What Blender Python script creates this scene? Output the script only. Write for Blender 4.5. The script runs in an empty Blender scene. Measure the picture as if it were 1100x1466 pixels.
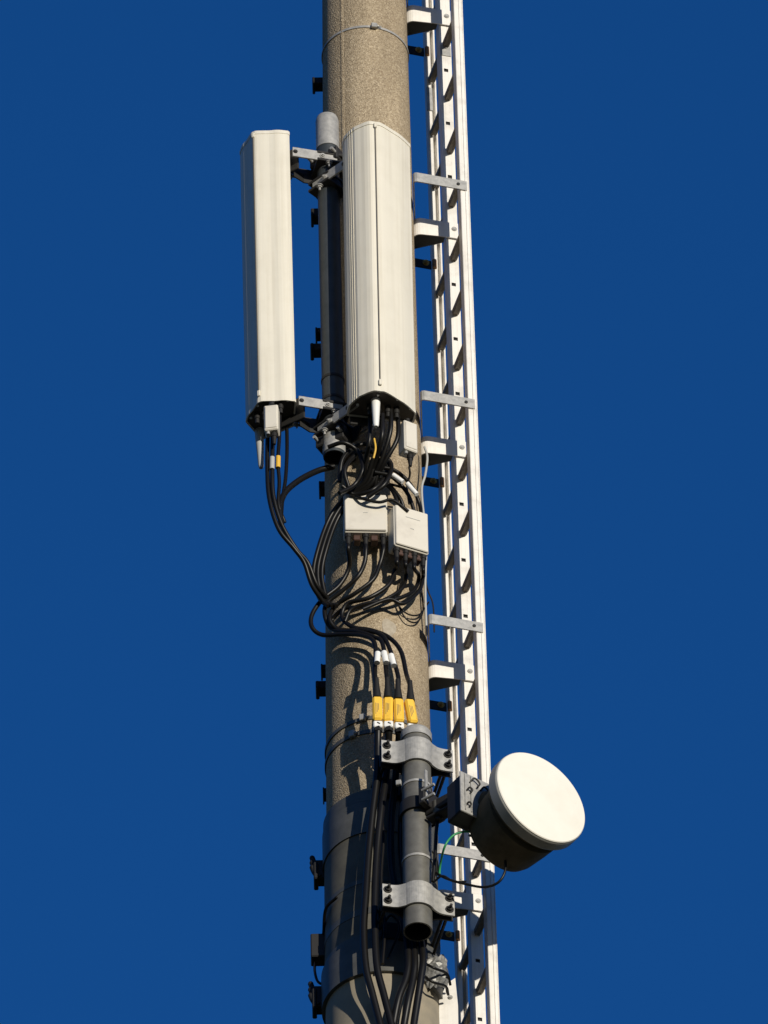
import bpy, math, random
from mathutils import Vector, Matrix
random.seed(7)
R = math.radians
sc = bpy.context.scene
# ------------------------------------------------------------------ camera
ELEV, DIST, FPX, ROLL = R(43.0), 60.0, 23340.0, R(1.13)
CX, ZCAM = 0.037, 1.6
CAM = Vector((CX, -DIST*math.cos(ELEV), ZCAM))
ZC = ZCAM + DIST*math.sin(ELEV)
FW = Vector((0, math.cos(ELEV), math.sin(ELEV)))
u0 = Vector((0, -math.sin(ELEV), math.cos(ELEV))); r0 = Vector((1, 0, 0))
UP = u0*math.cos(ROLL) + r0*math.sin(ROLL)
RT = r0*math.cos(ROLL) - u0*math.sin(ROLL)
cd = bpy.data.cameras.new('camera'); cam = bpy.data.objects.new('camera', cd)
sc.collection.objects.link(cam); sc.camera = cam
m = Matrix((RT, UP, -FW)).transposed().to_4x4(); m.translation = CAM; cam.matrix_world = m
cd.sensor_fit = 'VERTICAL'; cd.sensor_height = 24; cd.lens = FPX/1466*24
cd.clip_start = 1; cd.clip_end = 8000
# ------------------------------------------------------------------ sky, sun, exposure
SUN_AZ, SUN_EL = R(28.0), R(7.5)          # azimuth to the right of the camera's side
w = bpy.data.worlds.new('World'); sc.world = w; w.use_nodes = True
nt = w.node_tree; nt.nodes.clear()
sky = nt.nodes.new('ShaderNodeTexSky'); sky.sky_type = 'NISHITA'; sky.sun_disc = False
sky.sun_elevation = SUN_EL; sky.sun_rotation = math.pi - SUN_AZ
sky.altitude = 600; sky.air_density = 1.0; sky.dust_density = 0.15; sky.ozone_density = 3.0
tint = nt.nodes.new('ShaderNodeMix'); tint.data_type = 'RGBA'; tint.blend_type = 'MULTIPLY'
tint.inputs[0].default_value = 1.0; 
wtc = nt.nodes.new('ShaderNodeTexCoord'); wsp = nt.nodes.new('ShaderNodeSeparateXYZ'); wr = nt.nodes.new('ShaderNodeValToRGB')
nt.links.new(wtc.outputs['Generated'], wsp.inputs[0]); nt.links.new(wsp.outputs[2], wr.inputs[0])     # the clear sky's blue deepens with height
wr.color_ramp.elements[0].position = 0.05; wr.color_ramp.elements[0].color = (.50, .50, .50, 1)
wr.color_ramp.elements[1].position = 0.60; wr.color_ramp.elements[1].color = (0.178, 0.790, 1.50, 1)
e_ = wr.color_ramp.elements.new(0.78); e_.color = (0.150, 0.70, 1.34, 1)
nt.links.new(wr.outputs[0], tint.inputs[7])
bg = nt.nodes.new('ShaderNodeBackground'); bg.inputs[1].default_value = 0.10
wo = nt.nodes.new('ShaderNodeOutputWorld')
nt.links.new(sky.outputs[0], tint.inputs[6]); nt.links.new(tint.outputs[2], bg.inputs[0]); nt.links.new(bg.outputs[0], wo.inputs[0])
sd = bpy.data.lights.new('sun', 'SUN'); sd.energy = 4.1; sd.angle = R(0.5); sd.color = (1.0, 0.93, 0.80)
sun = bpy.data.objects.new('sun', sd); sc.collection.objects.link(sun)
SDIR = Vector((math.sin(SUN_AZ)*math.cos(SUN_EL), -math.cos(SUN_AZ)*math.cos(SUN_EL), math.sin(SUN_EL)))
sun.rotation_euler = SDIR.to_track_quat('Z', 'Y').to_euler(); sun.location = (10, -10, 60)
sc.view_settings.view_transform = 'Standard'; sc.view_settings.look = 'None'
sc.view_settings.exposure = 0.0; sc.view_settings.gamma = 1.0
sc.render.resolution_x = 768; sc.render.resolution_y = 1024

# ------------------------------------------------------------------ placing helpers
def at(px, py, Y):
    """point of the plane y = Y behind photo pixel (px, py)"""
    d = FW*FPX + RT*(px-550) - UP*(py-733)
    t = (Y - CAM.y)/d.y
    return CAM + d*t
TAPER = 0.0083
def mr(z): return 0.181 - TAPER*(z-ZC)
def S(px, py, off=0.0):
    """point just off the mast's surface"""
    Y = -0.2
    for _ in range(12):
        p = at(px, py, Y); rr = mr(p.z)+off
        Y = -math.sqrt(max(rr*rr - p.x*p.x, 0.0))
    return at(px, py, Y)
def zrow(py, Y=0.0, px=540): return at(px, py, Y).z

# ------------------------------------------------------------------ mesh helper
class MB:
    def __init__(s): s.v = []; s.f = []; s.sm = []
    def add(s, vs, fs, smooth=False):
        o = len(s.v); s.v += [Vector(p) for p in vs]
        for f in fs: s.f.append([i+o for i in f]); s.sm.append(smooth)
        return s
    def box(s, c, size, M=None, bev=0.0):
        x, y, z = (size[0]/2, size[1]/2, size[2]/2); c = Vector(c)
        if bev <= 0:
            vs = [(a*x, b*y, d*z) for a in (-1, 1) for b in (-1, 1) for d in (-1, 1)]
            fs = [(0,1,3,2),(4,6,7,5),(0,4,5,1),(2,3,7,6),(0,2,6,4),(1,5,7,3)]
        else:
            b_ = min(bev, x*.9, y*.9, z*.9); vs = []; idx = {}
            for a in (-1,1):
                for b in (-1,1):
                    for d in (-1,1):
                        for k in range(3):
                            q = [a*(x-b_), b*(y-b_), d*(z-b_)]; q[k] = (a*x, b*y, d*z)[k]
                            idx[(a,b,d,k)] = len(vs); vs.append(tuple(q))
            fs = []
            for k in range(3):
                i, j = [(1,2),(0,2),(0,1)][k]
                for sg in (-1,1):
                    loop = []
                    for (p, q) in ((-1,-1),(1,-1),(1,1),(-1,1)):
                        t = [0,0,0]; t[k] = sg; t[i] = p; t[j] = q; loop.append(idx[(t[0],t[1],t[2],k)])
                    fs.append(tuple(loop))
            for k in range(3):
                i, j = [(1,2),(0,2),(0,1)][k]
                for p in (-1,1):
                    for q in (-1,1):
                        e = []
                        for sg in (-1,1):
                            t = [0,0,0]; t[k] = sg; t[i] = p; t[j] = q
                            e.append((idx[(*t,i)], idx[(*t,j)]))
                        fs.append((e[0][0], e[0][1], e[1][1], e[1][0]))
            for a in (-1,1):
                for b in (-1,1):
                    for d in (-1,1): fs.append(tuple(idx[(a,b,d,k)] for k in range(3)))
        vs = [(Vector(p)) for p in vs]
        if M is not None: vs = [M @ p for p in vs]
        vs = [p + c for p in vs]
        return s.add(vs, fs)
    def tube(s, pts, r, n=10, cap=True, smooth=True, r1=None):
        pts = [Vector(p) for p in pts]; N = len(pts)
        T = [(pts[min(i+1,N-1)]-pts[max(i-1,0)]).normalized() for i in range(N)]
        a = T[0].orthogonal().normalized(); vs = []
        for i in range(N):
            a = (a - T[i]*a.dot(T[i])).normalized(); b = T[i].cross(a)
            rr = r[i] if isinstance(r, (list, tuple)) else r
            for k in range(n):
                g = 2*math.pi*k/n; vs.append(pts[i] + (a*math.cos(g)+b*math.sin(g))*rr)
        fs = [(i*n+k, i*n+(k+1)%n, (i+1)*n+(k+1)%n, (i+1)*n+k) for i in range(N-1) for k in range(n)]
        s.add(vs, fs, smooth)
        if cap:
            s.add(vs[:n], [tuple(range(n))[::-1]]); s.add(vs[-n:], [tuple(range(n))])
        return s
    def ring(s, c, ax, r_out, r_in, h, n=48, arc=None):
        """flat-sided ring (hollow cylinder) centred at c along axis ax"""
        ax = Vector(ax).normalized(); a = ax.orthogonal().normalized(); b = ax.cross(a); c = Vector(c)
        rows = [(r_out, -h/2), (r_out, h/2), (r_in, h/2), (r_in, -h/2)]
        for j in range(4):
            (ra, ha), (rb, hb) = rows[j], rows[(j+1)%4]; vs = []
            for k in range(n):
                g = 2*math.pi*k/n; d = a*math.cos(g)+b*math.sin(g)
                vs.append(c+d*ra+ax*ha); vs.append(c+d*rb+ax*hb)
            s.add(vs, [(2*k, 2*((k+1)%n), 2*((k+1)%n)+1, 2*k+1) for k in range(n)], True)
        return s
    def lathe(s, c, ax, prof, n=48, smooth=True, sharp=True):
        """prof: (radius, height along ax) list"""
        ax = Vector(ax).normalized(); a = ax.orthogonal().normalized(); b = ax.cross(a); c = Vector(c)
        for j in range(len(prof)-1):
            (ra, ha), (rb, hb) = prof[j], prof[j+1]; vs = []
            for k in range(n):
                g = 2*math.pi*k/n; d = a*math.cos(g)+b*math.sin(g)
                vs.append(c+d*ra+ax*ha); vs.append(c+d*rb+ax*hb)
            s.add(vs, [(2*k, 2*((k+1)%n), 2*((k+1)%n)+1, 2*k+1) for k in range(n)], smooth)
        return s
    def strip(s, path, z0, z1, th, M=None):
        """bent flat bar: path of (x, y) swept from z0 to z1 with thickness th"""
        P = [Vector((p[0], p[1])) for p in path]; N = len(P); nr = []
        for i in range(N):
            t = (P[min(i+1,N-1)]-P[max(i-1,0)]).normalized(); nr.append(Vector((-t.y, t.x)))
        vs = []
        for i in range(N):
            a = P[i]+nr[i]*th/2; b = P[i]-nr[i]*th/2
            q = path[i][2:] if len(path[i]) > 2 else (z0, z1)
            vs += [(a.x,a.y,q[0]),(a.x,a.y,q[1]),(b.x,b.y,q[1]),(b.x,b.y,q[0])]
        fs = []
        for i in range(N-1):
            for k in range(4): fs.append((4*i+k, 4*i+(k+1)%4, 4*i+4+(k+1)%4, 4*i+4+k))
        fs += [(3,2,1,0), (4*N-4,4*N-3,4*N-2,4*N-1)]
        if M is not None: vs = [M @ Vector(p) for p in vs]
        return s.add(vs, fs)
    def prism(s, poly, z0, z1, smooth=False):
        n = len(poly)
        vs = [(p[0],p[1],z0) for p in poly]+[(p[0],p[1],z1) for p in poly]
        s.add(vs, [tuple(range(n))[::-1], tuple(range(n,2*n))])
        s.add(vs, [(k,(k+1)%n,n+(k+1)%n,n+k) for k in range(n)], smooth)
        return s
    def bolt(s, p, d, r=0.009, h=0.010, shank=0.012):
        """hexagonal head on a washer, pointing along d"""
        p = Vector(p); d = Vector(d).normalized()
        s.tube([p, p+d*0.003], r*1.45, 14); s.tube([p+d*0.003, p+d*h], r, 6, smooth=False)
        if shank: s.tube([p+d*h, p+d*(h+shank)], r*.5, 8)
        return s

def rotz(a): return Matrix.Rotation(a, 3, 'Z')
COL = sc.collection
def thing(name, label, cat, M, group=None):
    o = bpy.data.objects.new(name, None); o.empty_display_size = .1; COL.objects.link(o)
    if not isinstance(M, Matrix): M = Matrix.Translation(M)
    o.matrix_world = M; o['label'] = label; o['category'] = cat
    if group: o['group'] = group
    return o
def build(name, mb, mat, parent=None, world=True, origin=None, label=None):
    """one mesh object; with world=True the mesh is given in world coordinates"""
    me = bpy.data.meshes.new(name); vs = mb.v
    if parent is not None and world:
        inv = abs_matrix(parent).inverted(); vs = [inv @ p for p in vs]
    o = bpy.data.objects.new(name, me); COL.objects.link(o)
    if parent is None:
        org = Vector(origin) if origin is not None else sum(vs, Vector())/len(vs)
        vs = [p-org for p in vs]; o.location = org
    me.from_pydata([tuple(p) for p in vs], [], mb.f); me.polygons.foreach_set('use_smooth', mb.sm)
    me.materials.append(mat); me.validate(); me.update()
    if parent is not None: o.parent = parent
    if label: o['label'] = label
    return o
def abs_matrix(o):
    m = o.matrix_basis.copy()
    while o.parent: o = o.parent; m = o.matrix_basis @ m
    return m
def tag(o, label, cat, group=None):
    o['label'] = label; o['category'] = cat
    if group: o['group'] = group
    return o
def copy_tree(o, parent=None):
    c = o.copy(); COL.objects.link(c); c.parent = parent
    for ch in [x for x in bpy.data.objects if x.parent == o]: copy_tree(ch, c)
    return c
def spline(pts, k=7):
    P = [Vector(p) for p in pts]
    if len(P) < 3: return P
    P = [P[0]*2-P[1]] + P + [P[-1]*2-P[-2]]; out = []
    for i in range(1, len(P)-2):
        a, b, c, d = P[i-1:i+3]
        for j in range(k):
            t = j/k
            out.append(0.5*((2*b)+(c-a)*t+(2*a-5*b+4*c-d)*t*t+(3*b-a-3*c+d)*t**3))
    out.append(P[-2]); return out

# ------------------------------------------------------------------ materials
def mat(name, col, rough=.5, metal=0.0, spot=None, spot_col=None, scale=20, bump=0.0, bscale=60, spec=.5):
    m = bpy.data.materials.new(name); m.use_nodes = True; n = m.node_tree; b = n.nodes['Principled BSDF']
    b.inputs['Roughness'].default_value = rough; b.inputs['Metallic'].default_value = metal
    b.inputs['Specular IOR Level'].default_value = spec
    b.inputs['Base Color'].default_value = (*col, 1)
    tc = n.nodes.new('ShaderNodeTexCoord')
    if spot:
        t = n.nodes.new('ShaderNodeTexNoise'); t.inputs['Scale'].default_value = scale
        t.inputs['Detail'].default_value = 6; t.inputs['Roughness'].default_value = .65
        r = n.nodes.new('ShaderNodeValToRGB'); r.color_ramp.elements[0].position = spot[0]; r.color_ramp.elements[1].position = spot[1]
        r.color_ramp.elements[0].color = (*spot_col, 1); r.color_ramp.elements[1].color = (*col, 1)
        n.links.new(tc.outputs['Object'], t.inputs['Vector']); n.links.new(t.outputs['Fac'], r.inputs['Fac'])
        n.links.new(r.outputs['Color'], b.inputs['Base Color'])
    if bump:
        t2 = n.nodes.new('ShaderNodeTexNoise'); t2.inputs['Scale'].default_value = bscale; t2.inputs['Detail'].default_value = 4
        bm = n.nodes.new('ShaderNodeBump'); bm.inputs['Strength'].default_value = bump; bm.inputs['Distance'].default_value = .003
        n.links.new(tc.outputs['Object'], t2.inputs['Vector']); n.links.new(t2.outputs['Fac'], bm.inputs['Height'])
        n.links.new(bm.outputs['Normal'], b.inputs['Normal'])
    return m
def concrete():
    m = bpy.data.materials.new('exposed_aggregate_concrete'); m.use_nodes = True; n = m.node_tree; L = n.links.new
    b = n.nodes['Principled BSDF']; b.inputs['Roughness'].default_value = .9; b.inputs['Specular IOR Level'].default_value = .2
    tc = n.nodes.new('ShaderNodeTexCoord')
    v = n.nodes.new('ShaderNodeTexVoronoi'); v.inputs['Scale'].default_value = 215; L(tc.outputs['Object'], v.inputs['Vector'])
    r = n.nodes.new('ShaderNodeValToRGB'); e = r.color_ramp.elements
    sep = n.nodes.new('ShaderNodeSeparateColor'); L(v.outputs['Color'], sep.inputs[0]); L(sep.outputs[0], r.inputs['Fac'])
    e[0].position = 0; e[0].color = (.255,.205,.145,1); e[1].position = 1; e[1].color = (.56,.475,.345,1)
    for p, c in ((.22,(.32,.255,.175)), (.6,(.395,.325,.230)), (.9,(.44,.365,.265))):
        q = e.new(p); q.color = (*c,1)
    # large soft streaks and rust flecks that belong to the concrete itself
    mp = n.nodes.new('ShaderNodeMapping'); mp.inputs['Scale'].default_value = (7, 7, 1.1); L(tc.outputs['Object'], mp.inputs[0])
    s1 = n.nodes.new('ShaderNodeTexNoise'); s1.inputs['Scale'].default_value = 1.3; s1.inputs['Detail'].default_value = 5; L(mp.outputs[0], s1.inputs['Vector'])
    r1 = n.nodes.new('ShaderNodeValToRGB'); L(s1.outputs['Fac'], r1.inputs['Fac'])
    r1.color_ramp.elements[0].position = .3; r1.color_ramp.elements[0].color = (.74,.72,.69,1)
    r1.color_ramp.elements[1].position = .7; r1.color_ramp.elements[1].color = (1.08,1.06,1.02,1)
    mx = n.nodes.new('ShaderNodeMix'); mx.data_type = 'RGBA'; mx.blend_type = 'MULTIPLY'; mx.inputs[0].default_value = 1
    L(r.outputs[0], mx.inputs[6]); L(r1.outputs[0], mx.inputs[7])
    s2 = n.nodes.new('ShaderNodeTexNoise'); s2.inputs['Scale'].default_value = 26; s2.inputs['Detail'].default_value = 3; L(tc.outputs['Object'], s2.inputs['Vector'])
    r2 = n.nodes.new('ShaderNodeValToRGB'); r2.color_ramp.elements[0].position = .70; r2.color_ramp.elements[1].position = .78
    r2.color_ramp.elements[0].color = (0,0,0,1); r2.color_ramp.elements[1].color = (.8,.8,.8,1); L(s2.outputs['Fac'], r2.inputs['Fac'])
    m2 = n.nodes.new('ShaderNodeMix'); m2.data_type = 'RGBA'; L(r2.outputs[0], m2.inputs[0]); L(mx.outputs[2], m2.inputs[6]); m2.inputs[7].default_value = (.17,.085,.03,1)
    L(m2.outputs[2], b.inputs['Base Color'])
    bm = n.nodes.new('ShaderNodeBump'); bm.inputs['Strength'].default_value = .55; bm.inputs['Distance'].default_value = .004
    L(v.outputs['Distance'], bm.inputs['Height']); L(bm.outputs[0], b.inputs['Normal'])
    return m
CONC = concrete()
WHITE = mat('white_coated_aluminium', (.80,.77,.72), .42, spot=(.30,.5), spot_col=(.62,.59,.54), scale=9)
IVORY = mat('ivory_radome_plastic', (.73,.69,.59), .45, spot=(.3,.55), spot_col=(.68,.64,.54), scale=6)
for m_, sc_ in ((IVORY, 2.2), (WHITE, 3.5)):      # long faint rain streaks and grime
    n_ = m_.node_tree; b_ = n_.nodes['Principled BSDF']; src = b_.inputs['Base Color'].links[0].from_socket
    tc_ = n_.nodes.new('ShaderNodeTexCoord'); mp_ = n_.nodes.new('ShaderNodeMapping'); mp_.inputs['Scale'].default_value = (30, 30, .9)
    ns_ = n_.nodes.new('ShaderNodeTexNoise'); ns_.inputs['Scale'].default_value = sc_; ns_.inputs['Detail'].default_value = 5
    rr_ = n_.nodes.new('ShaderNodeValToRGB'); rr_.color_ramp.elements[0].position = .34; rr_.color_ramp.elements[0].color = (.80,.77,.72,1)
    rr_.color_ramp.elements[1].position = .52; rr_.color_ramp.elements[1].color = (1,1,1,1)
    mm_ = n_.nodes.new('ShaderNodeMix'); mm_.data_type = 'RGBA'; mm_.blend_type = 'MULTIPLY'; mm_.inputs[0].default_value = .28
    n_.links.new(tc_.outputs['Object'], mp_.inputs[0]); n_.links.new(mp_.outputs[0], ns_.inputs['Vector']); n_.links.new(ns_.outputs['Fac'], rr_.inputs[0])
    n_.links.new(src, mm_.inputs[6]); n_.links.new(rr_.outputs[0], mm_.inputs[7]); n_.links.new(mm_.outputs[2], b_.inputs['Base Color'])
CAPDARK = mat('antenna_end_plate', (.075,.060,.045), .6, spot=(.35,.6), spot_col=(.05,.042,.035), scale=40)
SEAM = mat('dark_seam_line', (.16,.14,.11), .7)  # dark tone of the antenna seams and sleeve markings
GALV = mat('galvanised_steel', (.43,.42,.395), .5, .25, spot=(.38,.62), spot_col=(.31,.305,.29), scale=45, bump=.15)
PIPEM = mat('weathered_steel_pipe', (.17,.165,.145), .42, .25, spot=(.35,.65), spot_col=(.12,.115,.10), scale=22, bump=.1)
DPIPE = mat('painted_mount_pipe', (.055,.062,.066), .5, .2, spot=(.35,.65), spot_col=(.038,.045,.048), scale=18)
BANDM = mat('grey_steel_jacket', (.115,.115,.108), .5, .2, spot=(.35,.65), spot_col=(.08,.08,.072), scale=14, bump=.1)
DARK = mat('dark_steel', (.022,.021,.020), .55, .0, spec=.3)
BLACK = mat('black_cable_jacket', (.007,.0065,.006), .38, spec=.25)
BLACKP = mat('black_plastic', (.014,.013,.012), .6, spec=.3)
BROWN = mat('brown_connector_block', (.06,.028,.018), .5)
BRASS = mat('brass_fitting', (.45,.30,.10), .35, .7)
RUST = mat('rusty_bolt', (.38,.20,.09), .7, .2)
YELLOW = mat('yellow_sleeve', (.86,.52,.05), .5, spot=(.36,.42), spot_col=(.55,.30,.03), scale=60)
TAGW = mat('white_tag', (.8,.8,.78), .5)
BOXW = mat('white_box_enamel', (.66,.62,.54), .45, spot=(.3,.5), spot_col=(.57,.53,.46), scale=12)
GREYC = mat('grey_thin_cable', (.42,.42,.40), .5)
GREEN = mat('green_earth_wire', (.03,.28,.10), .45)
YEL2 = mat('yellow_tape', (.7,.42,.05), .5)
DISHW = mat('white_dish_cover', (.83,.80,.72), .5, spot=(.32,.6), spot_col=(.77,.74,.655), scale=5)
RIMM = mat('grey_dish_rim', (.33,.325,.30), .5)
BODYM = mat('olive_grey_housing', (.11,.09,.058), .75, spot=(.35,.6), spot_col=(.075,.06,.037), scale=15, spec=.15)
PUTTY = mat('pale_mortar', (.42,.37,.29), .9, spot=(.4,.6), spot_col=(.34,.29,.22), scale=60)

# ------------------------------------------------------------------ ground (far below the frame, gives the bounce light)
g = MB().add([(-3000,-3000,0),(3000,-3000,0),(3000,3000,0),(-3000,3000,0)], [(0,1,2,3)])
gm = mat('dry_field', (.085,.070,.040), .95, spot=(.35,.65), spot_col=(.04,.055,.02), scale=.05)
go = build('ground', g, gm, origin=(0,0,0)); go['kind'] = 'structure'

# ------------------------------------------------------------------ mast
ms = thing('concrete_mast', 'tall round tapered concrete mast of speckled brown aggregate rising through the picture', 'mast', Vector((0,0,0)))
b = MB(); n = 96; zs = [0, 10, 20, 30, 40] + [44+i*.5 for i in range(29)]
vs = [(mr(z)*math.cos(2*math.pi*k/n), mr(z)*math.sin(2*math.pi*k/n), z) for z in zs for k in range(n)]
b.add(vs, [(i*n+k, i*n+(k+1)%n, (i+1)*n+(k+1)%n, (i+1)*n+k) for i in range(len(zs)-1) for k in range(n)], True)
b.add(vs[-n:], [tuple(range(n))])
build('shaft', b, CONC, ms)
def patch(px, py, rx, rz):
    c = S(px, py, .0015); g0 = math.atan2(c.y, c.x); q = MB(); vv = [c]
    for k in range(20):
        a = 2*math.pi*k/20; f = 1+.13*math.sin(3*a+1)
        gg = g0 + rx*f*math.cos(a)/mr(c.z); z = c.z + rz*f*math.sin(a); rr = mr(z)+.0015
        vv.append(Vector((rr*math.cos(gg), rr*math.sin(gg), z)))
    q.add(vv, [(0, 1+k, 1+(k+1) % 20) for k in range(20)], True)
    return q
q = MB(); a_ = R(-32); vv = []
for i in range(24):
    z = ZC-.3+i*.14; rr = mr(z)+.0016
    for da in (-.05, 0, .05):
        r2_ = rr+(.003 if da == 0 else -.001); vv.append((math.sin(a_+da)*r2_, -math.cos(a_+da)*r2_, z))
q.add(vv, [(3*i+j, 3*i+j+1, 3*i+4+j, 3*i+3+j) for i in range(23) for j in range(2)], True)
build('mould_seam', q, CONC, ms)
build('mortar_patch', patch(557, 899, .026, .045), PUTTY, ms)

def zedge(py): return zrow(py, 0.0)
def band(name, label, cat, py_edge_top, height, th, m, group=None, lug=None):
    z1 = zedge(py_edge_top); z0 = z1-height; rr = mr(z0)+th
    t = thing(name, label, cat, Vector((0,0,z0)), group)
    q = MB().ring((0,0,(z0+z1)/2), (0,0,1), rr, rr-th*1.6 if th > .004 else rr-.004, height, 96)
    build('band', q, m, t)
    if lug is not None:
        a = R(lug); d = Vector((math.sin(a), -math.cos(a), 0)); s = Vector((math.cos(a), math.sin(a), 0))
        p = d*(rr+.006)+Vector((0,0,(z0+z1)/2)); Mx = rotz(a)
        build('buckle', MB().box(p, (.022,.014,height+.012), Mx, .002), GALV, t)
        build('screw', MB().bolt(p+s*.011, s, .005, .006, .012), GALV, t)
    return t
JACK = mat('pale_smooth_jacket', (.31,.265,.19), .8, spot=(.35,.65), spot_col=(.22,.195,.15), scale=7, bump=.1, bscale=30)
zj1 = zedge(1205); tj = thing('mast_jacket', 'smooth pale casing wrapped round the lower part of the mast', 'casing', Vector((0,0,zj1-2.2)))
DJACK = mat('painted_shade_jacket', (.125,.115,.088), .7, spot=(.35,.65), spot_col=(.075,.07,.055), scale=9, bump=.1, bscale=30)  # dark tone of the upper casing stands in for a broad shadow
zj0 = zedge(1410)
build('painted_shade_shell', MB().lathe((0,0,zj0), (0,0,1), [(mr(zj0)+.0085, 0), (mr(zj1)+.0085, zj1-zj0), (mr(zj1), zj1-zj0)], 96), DJACK, tj)
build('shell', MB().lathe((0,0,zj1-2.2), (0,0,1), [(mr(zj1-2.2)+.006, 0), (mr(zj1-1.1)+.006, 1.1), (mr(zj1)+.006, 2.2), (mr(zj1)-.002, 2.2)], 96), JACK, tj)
band('steel_strap', 'thin pale steel strap around the mast top above the antennas', 'strap', 80, .010, .004, GALV, 'straps round the mast', lug=12)
band('steel_strap', 'upper thin steel strap around the mast beside the yellow sleeves', 'strap', 1076, .016, .005, BANDM, 'straps round the mast', lug=-16)
band('steel_strap', 'second thin steel strap below the one beside the yellow sleeves', 'strap', 1095, .018, .005, BANDM, 'straps round the mast', lug=-28)
band('steel_collar', 'broad grey steel collar around the mast level with the white dish', 'collar', 1200, .15, .014, BANDM, 'broad collars round the mast')
band('steel_collar', 'grey steel collar around the mast just above the bottom of the picture', 'collar', 1400, .16, .020, BANDM, 'broad collars round the mast')
band('steel_strap', 'thin steel strap around the mast level with the lower pipe clamp', 'strap', 1310, .02, .010, BANDM, 'straps round the mast')
band('steel_strap', 'thin dark strap holding the box on the mast left side', 'strap', 1352, .03, .010, BANDM, 'straps round the mast')

# ------------------------------------------------------------------ ladder
LA = R(16.5); NV = Vector((math.cos(LA), math.sin(LA), 0)); RHO = .332
lean = .0088
P0 = NV*RHO; zhole = at(658, 722, P0.y-.02).z
zb = zhole - 15*.28
Zl = Vector((-lean*NV.x, -lean*NV.y, 1)).normalized(); Yl = Vector((-math.sin(LA), math.cos(LA), 0)); Xl = Yl.cross(Zl).normalized()
def ladder_frame(z):
    p = NV*(RHO + lean*(ZC-z)); M = Matrix((Xl, Yl, Zl)).transposed().to_4x4(); M.translation = Vector((p.x, p.y, z)); return M
LD = thing('ladder', 'white metal climbing ladder with three rails standing off the right side of the mast', 'ladder', ladder_frame(zb))
HT = 28*.28
def lpart(name, mb, m, label=None, par=None): return build(name, mb, m, par or LD, world=False, label=label)
HW = .192
# near rail: channel, face towards the camera
q = MB(); x0 = -.004
q.box((x0,-HW,HT/2), (.032,.040,HT), None, .002); q.box((x0+.004,-HW-.0215,HT/2), (.003,.003,HT))
q.box((x0+.0175,-HW+.004,HT/2), (.003,.048,HT))
lpart('rail', q, WHITE)
# middle rail: wide web with square holes, one between every two rungs (web built round the holes)
q = MB(); WB = .046; h = .017; yw = -.020; th = .003
for sx in (-1, 1):
    wd = (WB-h)/2; q.box((sx*(h/2+wd/2), yw, HT/2), (wd, th, HT))
zz = 0
for k in range(29):
    zc_ = k*.28; a = zc_+h/2 if k < 28 else None
    if a is not None: q.box((0, yw, (a + zc_+.28-h/2)/2), (h-.0004, th, .28-h))
for sx in (-1, 1): q.box((sx*(WB/2-.0015), yw+.020, HT/2), (.003, .037, HT))
lpart('safety_rail', q, WHITE)
lpart('hole_shade_strip', MB().box((0, yw+.007, HT/2), (WB-.008, .003, HT)), DARK)  # dark strip added close behind the web so its holes look shaded
# far rail
q = MB(); q.box((-.008, HW, HT/2), (.018, .030, HT), None, .002); q.box((.018, HW+.002, HT/2), (.006, .030, HT)); 
q.box((.006, HW+.014, HT/2), (.018, .003, HT))
lpart('rail', q, WHITE)
rung0 = None
RUNGM = mat('ribbed_rung', (.30,.26,.21), .6, .1, spot=(.4,.6), spot_col=(.2,.17,.14), scale=40)
for k in range(28):
    z = k*.28+.135
    if rung0 is None:
        q = MB(); q.box((.002, -.098, 0), (.026, .154, .026), None, .004)
        q.box((.002, .092, 0), (.026, .172, .026), None, .004)
        for j in range(2): q.box((-.006+j*.014, -.098, -.0145), (.004, .152, .003)); q.box((-.006+j*.014, .092, -.0145), (.004, .17, .003))
        rung0 = lpart('rung', q, RUNGM); rung0.location = (0,0,z)
    else:
        c = rung0.copy(); COL.objects.link(c); c.parent = LD; c.location = (0,0,z)
for k, zz in ((15, 15*.28),):
    pass
# rail joints: sleeve plates on the rails near the top of the picture
zj = (at(640, 80, P0.y).z - zb)
q = MB(); q.box((0, -.0235, zj), (.040, .003, .055)); q.bolt((0,-.025,zj+.014), (0,-1,0), .004,.003,0); lpart('joint_plate', q, GALV)
q = MB(); q.box((-.008, HW-.0165, at(613,150,P0.y+.19).z-zb), (.022,.006,.12)); lpart('joint_plate', q, GALV)

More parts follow.
